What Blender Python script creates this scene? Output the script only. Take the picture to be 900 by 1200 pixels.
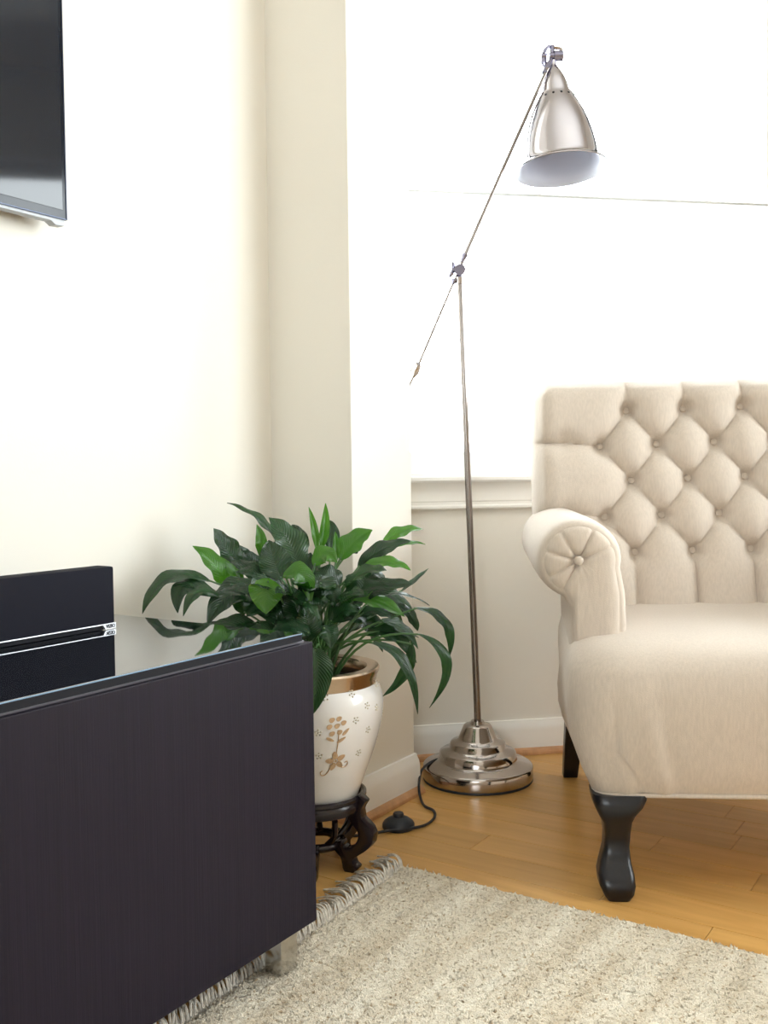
import bpy, bmesh, math, random
import numpy as np
from mathutils import Vector, Matrix

for o in list(bpy.data.objects):
    bpy.data.objects.remove(o)
SC = bpy.context.scene
COL = SC.collection
random.seed(7)
rng = np.random.default_rng(11)
A = np.array
PI = math.pi

# ------------------------------------------------------------------ camera
F, YAW, PITCH, ROLL, H = 1150.0, math.radians(33.27), math.radians(2.26), math.radians(-0.67), 0.78
FW = A([-math.sin(YAW) * math.cos(PITCH), math.cos(YAW) * math.cos(PITCH), -math.sin(PITCH)])
RT = A([math.cos(YAW), math.sin(YAW), 0.0])
UP = np.cross(RT, FW)
RT, UP = math.cos(ROLL) * RT + math.sin(ROLL) * UP, -math.sin(ROLL) * RT + math.cos(ROLL) * UP
EYE = A([0.0, 0.0, H])
cd = bpy.data.cameras.new('camera')
cd.sensor_fit = 'VERTICAL'; cd.sensor_height = 36.0; cd.sensor_width = 27.0
cd.lens = F / 1200 * 36
cd.clip_start = 0.05
cam = bpy.data.objects.new('camera', cd); COL.objects.link(cam)
cam.matrix_world = Matrix(((RT[0], UP[0], -FW[0], EYE[0]), (RT[1], UP[1], -FW[1], EYE[1]), (RT[2], UP[2], -FW[2], EYE[2]), (0, 0, 0, 1)))
SC.camera = cam
RH = A([math.cos(YAW), math.sin(YAW), 0.0]); FH = A([-math.sin(YAW), math.cos(YAW), 0.0])

def ray(x, y): return ((x - 450) * RT - (y - 600) * UP + F * FW) / F
def at_depth(x, y, d): return EYE + ray(x, y) * d
def at_plane(x, y, n, q):
    d = ray(x, y); n = A(n, float)
    return EYE + d * ((A(q, float) - EYE) @ n) / (d @ n)
def at_z(x, y, z=0.0): return at_plane(x, y, (0, 0, 1), (0, 0, z))

# ------------------------------------------------------------------ world, exposure
w = bpy.data.worlds.new('overcast_sky'); SC.world = w; w.use_nodes = True
bg = w.node_tree.nodes['Background']
bg.inputs[0].default_value = (0.91, 0.96, 1.0, 1); bg.inputs[1].default_value = 7.6
SC.view_settings.view_transform = 'Standard'; SC.view_settings.look = 'None'
SC.view_settings.exposure = 1.2; SC.view_settings.gamma = 1.0
SC.view_settings.use_curve_mapping = False
SC.cycles.use_denoising = True
SC.cycles.max_bounces = 10; SC.cycles.diffuse_bounces = 6; SC.cycles.glossy_bounces = 5
SC.cycles.transparent_max_bounces = 12
SC.cycles.sample_clamp_indirect = 8.0
SC.cycles.caustics_reflective = False; SC.cycles.caustics_refractive = False

def portal(p, n, w_, h_):
    l = bpy.data.lights.new('daylight_portal', 'AREA'); l.shape = 'RECTANGLE'; l.size = w_; l.size_y = h_
    l.cycles.is_portal = True
    o = bpy.data.objects.new('daylight_portal', l); COL.objects.link(o)
    o.location = p
    o.rotation_euler = Vector(n).to_track_quat('-Z', 'Y').to_euler()

# ------------------------------------------------------------------ materials
MATS = {}
def mat(name, col, rough=0.5, metal=0.0, spec=0.5, var=0.0, vscale=(8, 8, 8), bump=0.0, bscale=(60, 60, 60), coat=0.0, col2=None,
        sheen=0.0, detail=4.0, rvar=0.0):
    m = bpy.data.materials.new(name); m.use_nodes = True; MATS[name] = m
    nt = m.node_tree; b = nt.nodes['Principled BSDF']
    b.inputs['Roughness'].default_value = rough; b.inputs['Metallic'].default_value = metal
    b.inputs['Specular IOR Level'].default_value = spec; b.inputs['Coat Weight'].default_value = coat
    b.inputs['Sheen Weight'].default_value = sheen
    c = (*col, 1)
    tc = nt.nodes.new('ShaderNodeTexCoord')
    def noise(scale):
        mp = nt.nodes.new('ShaderNodeMapping'); mp.inputs['Scale'].default_value = scale
        nt.links.new(tc.outputs['Object'], mp.inputs['Vector'])
        n = nt.nodes.new('ShaderNodeTexNoise'); n.inputs['Scale'].default_value = 1.0; n.inputs['Detail'].default_value = detail
        nt.links.new(mp.outputs['Vector'], n.inputs['Vector'])
        return n
    n1 = noise(vscale)
    r = nt.nodes.new('ShaderNodeValToRGB')
    r.color_ramp.elements[0].position = 0.32; r.color_ramp.elements[1].position = 0.68
    a2 = col2 if col2 else tuple(max(0, x * (1 - var)) for x in col)
    r.color_ramp.elements[0].color = (*a2, 1); r.color_ramp.elements[1].color = c
    nt.links.new(n1.outputs['Fac'], r.inputs['Fac']); nt.links.new(r.outputs['Color'], b.inputs['Base Color'])
    if rvar:
        mr = nt.nodes.new('ShaderNodeMapRange'); mr.inputs['To Min'].default_value = rough - rvar; mr.inputs['To Max'].default_value = rough + rvar
        nt.links.new(n1.outputs['Fac'], mr.inputs['Value']); nt.links.new(mr.outputs['Result'], b.inputs['Roughness'])
    if bump:
        n2 = noise(bscale)
        bp = nt.nodes.new('ShaderNodeBump'); bp.inputs['Strength'].default_value = bump; bp.inputs['Distance'].default_value = 0.002
        nt.links.new(n2.outputs['Fac'], bp.inputs['Height']); nt.links.new(bp.outputs['Normal'], b.inputs['Normal'])
    return m

mat('wall_paint', (0.815, 0.785, 0.72), 0.75, var=0.03, vscale=(2, 2, 2), bump=0.08, bscale=(220, 220, 220), spec=0.25)
mat('ceiling_paint', (0.85, 0.84, 0.81), 0.85, var=0.02, bump=0.05, spec=0.2)
mat('white_trim', (0.88, 0.865, 0.83), 0.38, var=0.02, vscale=(4, 4, 4), bump=0.03)
mat('window_paint', (0.93, 0.93, 0.92), 0.4, var=0.01)
mat('rail_shadow_grey', (0.6, 0.61, 0.61), 0.6, var=0.1)  # grey standing in for shade under the meeting rail
mat('shoe_wood', (0.62, 0.33, 0.16), 0.45, var=0.25, vscale=(30, 30, 3))
mat('linen', (0.625, 0.545, 0.47), 0.9, var=0.10, vscale=(260, 260, 40), bump=0.35, bscale=(700, 700, 700), sheen=0.15, spec=0.15, detail=3)
mat('espresso_wood', (0.005, 0.005, 0.009), 0.30, var=0.4, vscale=(60, 60, 6), bump=0.1, bscale=(150, 150, 12))
mat('cabinet_veneer', (0.010, 0.0065, 0.0145), 0.55, var=0.22, vscale=(160, 160, 3.5), bump=0.18, bscale=(500, 500, 9), spec=0.21)
mat('cabinet_edge', (0.10, 0.09, 0.11), 0.35, var=0.2)
mat('black_glass', (0.004, 0.005, 0.008), 0.03, var=0.0, spec=0.75, coat=0.3)
mat('glass_highlight', (0.16, 0.28, 0.42), 0.08, var=0.1, spec=0.9, coat=1.0)  # light blue: reflection on the plate edge put into the colour
mat('chrome', (0.62, 0.60, 0.57), 0.16, metal=1.0, var=0.1, vscale=(30, 30, 90), rvar=0.04)
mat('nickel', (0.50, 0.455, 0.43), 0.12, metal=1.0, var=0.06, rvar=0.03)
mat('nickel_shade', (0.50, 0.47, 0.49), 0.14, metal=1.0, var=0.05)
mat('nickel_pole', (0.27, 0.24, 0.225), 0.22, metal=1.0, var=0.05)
mat('nickel_dark', (0.26, 0.25, 0.33), 0.25, metal=1.0, var=0.1)
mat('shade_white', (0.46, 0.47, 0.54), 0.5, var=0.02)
mat('hole_black', (0.008, 0.008, 0.012), 0.7, spec=0.2)
mat('black_rubber', (0.012, 0.014, 0.02), 0.5, var=0.2, bump=0.05)
mat('grille_cloth', (0.010, 0.010, 0.018), 0.85, var=0.3, vscale=(900, 900, 900), bump=0.4, bscale=(1500, 1500, 1500), spec=0.2)
mat('silver_plastic', (0.56, 0.57, 0.60), 0.3, metal=0.5, var=0.03)
mat('logo_grey', (0.02, 0.022, 0.03), 0.5, spec=0.2)
mat('screen_glass', (0.008, 0.010, 0.016), 0.05, spec=0.42)
mat('tv_bezel', (0.006, 0.008, 0.014), 0.10, spec=0.25)
mat('tv_trim', (0.05, 0.06, 0.09), 0.3, metal=0.6, var=0.1)
mat('tv_silver', (0.36, 0.37, 0.39), 0.45, metal=0.2, var=0.05)
mat('porcelain', (0.77, 0.745, 0.73), 0.22, var=0.03, vscale=(15, 15, 15), coat=0.5)
mat('gold_rim', (0.60, 0.46, 0.34), 0.22, metal=1.0, var=0.12, vscale=(20, 20, 40), rvar=0.06)
mat('gold_print', (0.62, 0.43, 0.27), 0.38, metal=0.55, var=0.2, vscale=(200, 200, 200))
mat('jewel', (0.80, 0.77, 0.66), 0.12, metal=0.85, var=0.3, vscale=(300, 300, 300))
mat('soil', (0.03, 0.02, 0.015), 0.95, var=0.5, vscale=(90, 90, 90), bump=0.9, bscale=(120, 120, 120))
mat('rosewood', (0.011, 0.005, 0.009), 0.25, var=0.4, vscale=(40, 40, 8), bump=0.05, coat=0.1)
mat('stalk_green', (0.07, 0.17, 0.05), 0.4, var=0.3)
mat('fringe_yarn', (0.80, 0.74, 0.65), 0.95, var=0.3, vscale=(120, 120, 120), bump=0.6, bscale=(600, 600, 600), spec=0.1)

def leaf_mat(name, c1, c2, trans):
    m = bpy.data.materials.new(name); m.use_nodes = True; MATS[name] = m
    nt = m.node_tree; b = nt.nodes['Principled BSDF']; out = nt.nodes['Material Output']
    b.inputs['Roughness'].default_value = 0.24; b.inputs['Specular IOR Level'].default_value = 0.6
    uv = nt.nodes.new('ShaderNodeUVMap')
    sp = nt.nodes.new('ShaderNodeSeparateXYZ'); nt.links.new(uv.outputs['UV'], sp.inputs[0])
    ab = nt.nodes.new('ShaderNodeMath'); ab.operation = 'SUBTRACT'; ab.inputs[1].default_value = 0.5
    nt.links.new(sp.outputs['X'], ab.inputs[0])
    a2 = nt.nodes.new('ShaderNodeMath'); a2.operation = 'ABSOLUTE'; nt.links.new(ab.outputs[0], a2.inputs[0])
    k = nt.nodes.new('ShaderNodeMath'); k.operation = 'MULTIPLY_ADD'; k.inputs[1].default_value = -0.5
    nt.links.new(a2.outputs[0], k.inputs[0]); nt.links.new(sp.outputs['Y'], k.inputs[2])
    sn = nt.nodes.new('ShaderNodeMath'); sn.operation = 'MULTIPLY'; sn.inputs[1].default_value = 110
    nt.links.new(k.outputs[0], sn.inputs[0])
    s2 = nt.nodes.new('ShaderNodeMath'); s2.operation = 'SINE'; nt.links.new(sn.outputs[0], s2.inputs[0])
    bp = nt.nodes.new('ShaderNodeBump'); bp.inputs['Strength'].default_value = 0.35; bp.inputs['Distance'].default_value = 0.0012
    nt.links.new(s2.outputs[0], bp.inputs['Height']); nt.links.new(bp.outputs['Normal'], b.inputs['Normal'])
    oi = nt.nodes.new('ShaderNodeObjectInfo')
    no = nt.nodes.new('ShaderNodeTexNoise'); no.inputs['Scale'].default_value = 14
    tc = nt.nodes.new('ShaderNodeTexCoord'); nt.links.new(tc.outputs['Object'], no.inputs['Vector'])
    ad = nt.nodes.new('ShaderNodeMath'); ad.operation = 'MULTIPLY_ADD'; ad.inputs[1].default_value = 0.6
    nt.links.new(oi.outputs['Random'], ad.inputs[0]); nt.links.new(no.outputs['Fac'], ad.inputs[2])
    sb = nt.nodes.new('ShaderNodeMath'); sb.operation = 'SUBTRACT'; sb.inputs[1].default_value = 0.3; sb.use_clamp = True
    nt.links.new(ad.outputs[0], sb.inputs[0])
    mx = nt.nodes.new('ShaderNodeMixRGB'); mx.inputs[1].default_value = (*c1, 1); mx.inputs[2].default_value = (*c2, 1)
    nt.links.new(sb.outputs[0], mx.inputs[0])
    nt.links.new(mx.outputs[0], b.inputs['Base Color'])
    tr = nt.nodes.new('ShaderNodeBsdfTranslucent')
    g = nt.nodes.new('ShaderNodeMixRGB'); g.blend_type = 'MULTIPLY'; g.inputs[0].default_value = 1; g.inputs[2].default_value = (1.6, 2.1, 0.4, 1)
    nt.links.new(mx.outputs[0], g.inputs[1]); nt.links.new(g.outputs[0], tr.inputs['Color'])
    ms = nt.nodes.new('ShaderNodeMixShader'); ms.inputs[0].default_value = trans
    nt.links.new(b.outputs[0], ms.inputs[1]); nt.links.new(tr.outputs[0], ms.inputs[2]); nt.links.new(ms.outputs[0], out.inputs['Surface'])
leaf_mat('leaf_deep', (0.005, 0.026, 0.010), (0.018, 0.066, 0.018), 0.20)
leaf_mat('leaf_backlit', (0.035, 0.13, 0.014), (0.085, 0.24, 0.025), 0.38)  # lighter young green, with back light through the leaf put into the colour

def glass_mat():
    m = bpy.data.materials.new('window_glass'); m.use_nodes = True; MATS['window_glass'] = m
    nt = m.node_tree; out = nt.nodes['Material Output']; nt.nodes.remove(nt.nodes['Principled BSDF'])
    t = nt.nodes.new('ShaderNodeBsdfTransparent'); t.inputs[0].default_value = (0.97, 0.985, 0.98, 1)
    g = nt.nodes.new('ShaderNodeBsdfGlossy'); g.inputs['Roughness'].default_value = 0.02
    fr = nt.nodes.new('ShaderNodeFresnel'); fr.inputs[0].default_value = 1.35
    ms = nt.nodes.new('ShaderNodeMixShader'); nt.links.new(fr.outputs[0], ms.inputs[0])
    nt.links.new(t.outputs[0], ms.inputs[1]); nt.links.new(g.outputs[0], ms.inputs[2]); nt.links.new(ms.outputs[0], out.inputs['Surface'])
glass_mat()

def floor_mat():
    m = bpy.data.materials.new('floor_wood'); m.use_nodes = True; MATS['floor_wood'] = m
    nt = m.node_tree; b = nt.nodes['Principled BSDF']; b.inputs['Roughness'].default_value = 0.30; b.inputs['Specular IOR Level'].default_value = 0.4
    tc = nt.nodes.new('ShaderNodeTexCoord'); oi = nt.nodes.new('ShaderNodeObjectInfo')
    add = nt.nodes.new('ShaderNodeVectorMath'); add.operation = 'ADD'
    sc = nt.nodes.new('ShaderNodeMath'); sc.operation = 'MULTIPLY'; sc.inputs[1].default_value = 37
    nt.links.new(oi.outputs['Random'], sc.inputs[0]); nt.links.new(tc.outputs['Object'], add.inputs[0]); nt.links.new(sc.outputs[0], add.inputs[1])
    mp = nt.nodes.new('ShaderNodeMapping'); mp.inputs['Scale'].default_value = (2.5, 34, 10); nt.links.new(add.outputs[0], mp.inputs[0])
    n = nt.nodes.new('ShaderNodeTexNoise'); n.inputs['Scale'].default_value = 1; n.inputs['Detail'].default_value = 7; n.inputs['Distortion'].default_value = 0.8
    nt.links.new(mp.outputs[0], n.inputs['Vector'])
    r = nt.nodes.new('ShaderNodeValToRGB')
    r.color_ramp.elements[0].position = 0.25; r.color_ramp.elements[0].color = (0.55, 0.295, 0.085, 1)
    r.color_ramp.elements[1].position = 0.75; r.color_ramp.elements[1].color = (0.70, 0.41, 0.135, 1)
    nt.links.new(n.outputs['Fac'], r.inputs['Fac'])
    mr = nt.nodes.new('ShaderNodeMapRange'); mr.inputs['To Min'].default_value = 0.90; mr.inputs['To Max'].default_value = 1.10
    nt.links.new(oi.outputs['Random'], mr.inputs['Value'])
    ml = nt.nodes.new('ShaderNodeVectorMath'); ml.operation = 'SCALE'
    nt.links.new(r.outputs['Color'], ml.inputs[0]); nt.links.new(mr.outputs[0], ml.inputs['Scale'])
    nt.links.new(ml.outputs[0], b.inputs['Base Color'])
    bp = nt.nodes.new('ShaderNodeBump'); bp.inputs['Strength'].default_value = 0.06; bp.inputs['Distance'].default_value = 0.002
    nt.links.new(n.outputs['Fac'], bp.inputs['Height']); nt.links.new(bp.outputs['Normal'], b.inputs['Normal'])
floor_mat()

def rug_mat():
    m = bpy.data.materials.new('rug_wool'); m.use_nodes = True; MATS['rug_wool'] = m
    nt = m.node_tree; b = nt.nodes['Principled BSDF']; b.inputs['Roughness'].default_value = 1.0; b.inputs['Specular IOR Level'].default_value = 0.1
    b.inputs['Sheen Weight'].default_value = 0.2
    tc = nt.nodes.new('ShaderNodeTexCoord')
    def noise(scale, detail, lo, hi, c0, c1):
        mp = nt.nodes.new('ShaderNodeMapping'); mp.inputs['Scale'].default_value = scale; nt.links.new(tc.outputs['Object'], mp.inputs[0])
        n = nt.nodes.new('ShaderNodeTexNoise'); n.inputs['Scale'].default_value = 1; n.inputs['Detail'].default_value = detail
        nt.links.new(mp.outputs[0], n.inputs['Vector'])
        r = nt.nodes.new('ShaderNodeValToRGB'); r.color_ramp.elements[0].position = lo; r.color_ramp.elements[1].position = hi
        r.color_ramp.elements[0].color = (*c0, 1); r.color_ramp.elements[1].color = (*c1, 1)
        nt.links.new(n.outputs['Fac'], r.inputs['Fac']); return n, r
    _, r1 = noise((22, 2.2, 4), 4, 0.35, 0.65, (0.72, 0.62, 0.47), (0.90, 0.83, 0.69))
    _, r2 = noise((150, 120, 60), 3, 0.30, 0.42, (0.60, 0.50, 0.38), (1, 1, 1))
    n3, r3 = noise((420, 420, 300), 3, 0.2, 0.8, (0.82, 0.80, 0.77), (1, 1, 1))
    m1 = nt.nodes.new('ShaderNodeMixRGB'); m1.blend_type = 'MULTIPLY'; m1.inputs[0].default_value = 1
    m2 = nt.nodes.new('ShaderNodeMixRGB'); m2.blend_type = 'MULTIPLY'; m2.inputs[0].default_value = 1
    nt.links.new(r1.outputs[0], m1.inputs[1]); nt.links.new(r2.outputs[0], m1.inputs[2])
    nt.links.new(m1.outputs[0], m2.inputs[1]); nt.links.new(r3.outputs[0], m2.inputs[2])
    nt.links.new(m2.outputs[0], b.inputs['Base Color'])
    bp = nt.nodes.new('ShaderNodeBump'); bp.inputs['Strength'].default_value = 0.8; bp.inputs['Distance'].default_value = 0.004
    nt.links.new(n3.outputs['Fac'], bp.inputs['Height']); nt.links.new(bp.outputs['Normal'], b.inputs['Normal'])
rug_mat()

# ------------------------------------------------------------------ helpers
def mk(name, verts, faces, material, parent=None, smooth=True, uv=None):
    me = bpy.data.meshes.new(name)
    me.from_pydata([tuple(float(c) for c in v) for v in verts], [], [tuple(int(i) for i in f) for f in faces])
    me.materials.append(MATS[material])
    if smooth:
        me.polygons.foreach_set('use_smooth', [True] * len(me.polygons))
    if uv is not None:
        l = me.uv_layers.new(name='UVMap')
        for lp in me.loops: l.data[lp.index].uv = uv[lp.vertex_index]
    me.update()
    o = bpy.data.objects.new(name, me); COL.objects.link(o)
    if parent: o.parent = parent
    return o

def clean(o, angle=40):
    bm = bmesh.new(); bm.from_mesh(o.data)
    bmesh.ops.remove_doubles(bm, verts=bm.verts, dist=1e-6)
    bmesh.ops.recalc_face_normals(bm, faces=bm.faces)
    for e in bm.edges:
        if len(e.link_faces) == 2 and e.calc_face_angle(0) > math.radians(angle): e.smooth = False
    bm.to_mesh(o.data); bm.free(); o.data.update()
    return o

class MB:
    """collects shapes for one mesh"""
    def __init__(s): s.v = []; s.f = []
    def add(s, v, f):
        n = len(s.v); s.v += [tuple(map(float, q)) for q in v]; s.f += [tuple(int(i) + n for i in g) for g in f]; return s
    def box(s, lo, hi, fr=None):
        x0, y0, z0 = lo; x1, y1, z1 = hi
        v = [(x0, y0, z0), (x1, y0, z0), (x1, y1, z0), (x0, y1, z0), (x0, y0, z1), (x1, y0, z1), (x1, y1, z1), (x0, y1, z1)]
        if fr: v = [fr(*p) for p in v]
        return s.add(v, [(0, 3, 2, 1), (4, 5, 6, 7), (0, 1, 5, 4), (1, 2, 6, 5), (2, 3, 7, 6), (3, 0, 4, 7)])
    def rings(s, R, cap0=True, cap1=True, closed=False):
        n = len(R[0]); v = [p for r in R for p in r]; f = []
        m = len(R)
        for i in range(m if closed else m - 1):
            for j in range(n):
                a = i * n + j; b = i * n + (j + 1) % n; c = ((i + 1) % m) * n + (j + 1) % n; d = ((i + 1) % m) * n + j
                f.append((a, b, c, d))
        if not closed:
            if cap0: f.append(tuple(range(n - 1, -1, -1)))
            if cap1: f.append(tuple((m - 1) * n + j for j in range(n)))
        return s.add(v, f)
    def lathe(s, prof, c=(0, 0, 0), n=48, M=None):
        R = []
        for r, z in prof:
            ring = [A([r * math.cos(2 * PI * j / n), r * math.sin(2 * PI * j / n), z]) for j in range(n)]
            if M is not None: ring = [M @ p for p in ring]
            R.append([p + A(c) for p in ring])
        return s.rings(R)
    def tube(s, pts, r, n=10, closed=False):
        pts = [A(p, float) for p in pts]; m = len(pts); R = []
        rr = r if hasattr(r, '__len__') else [r] * m
        t0 = pts[1] - pts[0]; t0 /= np.linalg.norm(t0)
        up = A([0, 0, 1.]) if abs(t0[2]) < 0.9 else A([1., 0, 0])
        nx = np.cross(t0, up); nx /= np.linalg.norm(nx)
        for i in range(m):
            if closed: t = pts[(i + 1) % m] - pts[i - 1]
            else: t = pts[min(i + 1, m - 1)] - pts[max(i - 1, 0)]
            t /= np.linalg.norm(t) + 1e-12
            nx = nx - t * (nx @ t); nx /= np.linalg.norm(nx) + 1e-12
            ny = np.cross(t, nx)
            R.append([pts[i] + rr[i] * (math.cos(2 * PI * j / n) * nx + math.sin(2 * PI * j / n) * ny) for j in range(n)])
        return s.rings(R, closed=closed)
    def prism(s, poly, ax, d0, d1):
        """poly: list of 2-tuples; ax(p,q,d)->3d; extruded from d0 to d1"""
        return s.rings([[ax(p, q, d0) for p, q in poly], [ax(p, q, d1) for p, q in poly]])
    def build(s, name, m, parent=None, smooth=True, bevel=0.0, angle=40, off=None):
        v = s.v if off is None else [tuple(A(p) - A(off)) for p in s.v]
        o = mk(name, v, s.f, m, parent, smooth)
        if bevel:
            bm = bmesh.new(); bm.from_mesh(o.data)
            bmesh.ops.recalc_face_normals(bm, faces=bm.faces)
            es = [e for e in bm.edges if len(e.link_faces) == 2 and e.calc_face_angle(0) > math.radians(30)]
            bmesh.ops.bevel(bm, geom=es, offset=bevel, segments=2, affect='EDGES', profile=0.6)
            bm.to_mesh(o.data); bm.free()
            o.data.polygons.foreach_set('use_smooth', [smooth] * len(o.data.polygons))
        return clean(o, angle)

def bez(p0, p1, p2, n):
    p0, p1, p2 = A(p0, float), A(p1, float), A(p2, float)
    return [(1 - t) ** 2 * p0 + 2 * t * (1 - t) * p1 + t * t * p2 for t in np.linspace(0, 1, n)]
def catmull(P, n=8):
    P = [A(p, float) for p in P]; Q = [2 * P[0] - P[1]] + P + [2 * P[-1] - P[-2]]; out = []
    for i in range(1, len(Q) - 2):
        for t in np.linspace(0, 1, n, endpoint=False):
            a, b, c, d = Q[i - 1], Q[i], Q[i + 1], Q[i + 2]
            out.append(0.5 * (2 * b + (c - a) * t + (2 * a - 5 * b + 4 * c - d) * t * t + (3 * b - a - 3 * c + d) * t ** 3))
    out.append(P[-1]); return out

def tag(o, label, cat, group=None):
    o['label'] = label; o['category'] = cat
    if group: o['group'] = group
    return o
def thing(name, label, cat, loc=(0, 0, 0), rz=0.0, group=None):
    o = bpy.data.objects.new(name, None); COL.objects.link(o); o.empty_display_size = 0.1
    o.location = loc; o.rotation_euler = (0, 0, rz)
    return tag(o, label, cat, group)
def struct(o, label=None):
    o['kind'] = 'structure'
    if label: o['label'] = label
    return o

# ------------------------------------------------------------------ room shell
TVX = -1.478                      # media wall plane
COLX, COLY0, COLY1 = -1.25, 1.777, 2.027   # pier
CC = A([-1.385, 2.254]); WA = math.radians(43.5)
WD = A([math.cos(WA), math.sin(WA)]); WN = A([math.sin(WA), -math.cos(WA)])
P0 = CC - 0.35 * WD; P1 = CC + 1.25 * WD
XM = 0.10                          # bay symmetry line
P2 = A([2 * XM - P1[0], P1[1]]); P3 = A([2 * XM - P0[0], P0[1]])
RX, BY, CEIL = 3.1, -3.3, 2.62

struct(MB().box((-1.75, BY - .2, -.12), (RX + .2, 3.4, -.006)).build('floor', 'floor_wood', smooth=False), 'honey wooden strip floor')
floor = bpy.data.objects['floor']
# planks, laid across the room
row_h = 0.0915; plank_lib = {}
yrow = 2.045 + 11 * row_h; fixed = {2.045: -.64, 1.9535: -.42, 1.679: -.44, 2.3195: -.56}
prng = random.Random(3)
while yrow > 1.0:
    y1 = yrow; y0 = yrow - row_h; cut = None
    for k, v in fixed.items():
        if abs(k - y1) < .01: cut = v
    x = -1.5 - prng.random() * .6 if cut is None else cut - 1.14 * 2
    while x < 1.3:
        L = 1.14
        x1 = x + L
        if x1 > -1.48 and not (y0 > 3.0):
            xa, xb = max(x, -1.74), x1
            o = MB().box((xa + .0006, y0 + .0006, -.006), (xb - .0006, y1 - .0006, 0.0)).build('plank', 'floor_wood', floor, smooth=False, bevel=.0007)
        x = x1
    yrow -= row_h

struct(MB().box((-1.75, BY - .2, CEIL), (RX + .2, 3.4, CEIL + .1)).build('ceiling', 'ceiling_paint', smooth=False))
struct(MB().box((TVX - .12, BY, 0), (TVX, COLY0 + .1, CEIL)).build('wall_left', 'wall_paint', smooth=False), 'cream painted wall behind the television')
wp = MB().box((-1.75, COLY0, 0), (COLX, COLY1, CEIL)).build('wall_pier', 'wall_paint', smooth=False, bevel=.003)
struct(wp, 'cream wall pier projecting beside the bay window')
struct(MB().box((2 * XM - COLX, COLY0, 0), (RX + .1, COLY1, CEIL)).build('wall_pier_right', 'wall_paint', smooth=False))
struct(MB().box((RX, BY, 0), (RX + .12, COLY0, CEIL)).build('wall_right', 'wall_paint', smooth=False))
# wall behind the camera with one window
WX0, WX1, WZ0, WZ1 = .5, 1.9, .95, 2.15
mb = MB().box((TVX, BY - .12, 0), (WX0, BY, CEIL)).box((WX1, BY - .12, 0), (RX, BY, CEIL)).box((WX0, BY - .12, WZ1), (WX1, BY, CEIL)).box((WX0, BY - .12, 0), (WX1, BY, WZ0))
struct(mb.build('wall_back', 'wall_paint', smooth=False))
d = bpy.data.objects.new('window_4', None); COL.objects.link(d); d.location = (0, BY, 0); struct(d)
mbf = MB()
for x0 in (WX0, (WX0 + WX1) / 2 - .03, WX1 - .06): mbf.box((x0, -.09, WZ0), (x0 + .06, -.03, WZ1))
mbf.box((WX0, -.09, WZ0), (WX1, -.03, WZ0 + .06)).box((WX0, -.09, WZ1 - .06), (WX1, -.03, WZ1))
mbf.build('window_frame', 'window_paint', d, smooth=False, bevel=.003)
for x0, x1 in ((WX0 + .06, (WX0 + WX1) / 2 - .03), ((WX0 + WX1) / 2 + .03, WX1 - .06)):
    MB().box((x0, -.063, WZ0 + .06), (x1, -.057, WZ1 - .06)).build('pane', 'window_glass', d, smooth=False)
portal(((WX0 + WX1) / 2, BY - .121, (WZ0 + WZ1) / 2), (0, 1, 0), WX1 - WX0, WZ1 - WZ0)

def base_run(name, a, b, n, label=None):
    """skirting with a wooden shoe moulding, along a->b (2d), n = into the room"""
    a, b, n = A(a, float), A(b, float), A(n, float)
    prof = [(0, .004), (.015, .004), (.015, .066), (.0125, .078), (.008, .086), (.006, .093), (0, .094)]
    shoe = [(.0, 0.0005), (.030, 0.0005), (.029, .008), (.025, .014), (.015, .0175), (0, .0175)]
    d = (b - a); L = np.linalg.norm(d); d /= L
    root = bpy.data.objects.new(name, None); COL.objects.link(root); struct(root, label)
    root.location = (a[0], a[1], 0)
    def ax(p, q, s): return (*(d * s + n * p), q)
    MB().prism(prof, ax, 0, L).build('skirting', 'white_trim', root, angle=25)
    MB().prism(shoe, ax, 0, L).build('shoe_moulding', 'shoe_wood', root, angle=25)

base_run('baseboard_left', (TVX, BY), (TVX, COLY0), (1, 0))
base_run('baseboard_pier_front', (TVX, COLY0), (COLX + .0145, COLY0), (0, -1))
base_run('baseboard_pier', (COLX, COLY0 - .0145), (COLX, COLY1 + .003), (1, 0), 'off white skirting along the wall pier')
base_run('baseboard_window', P0 + .0 * WD, P1, WN, 'off white skirting under the bay window')
base_run('baseboard_bay', P1, P2, (0, -1))

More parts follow.
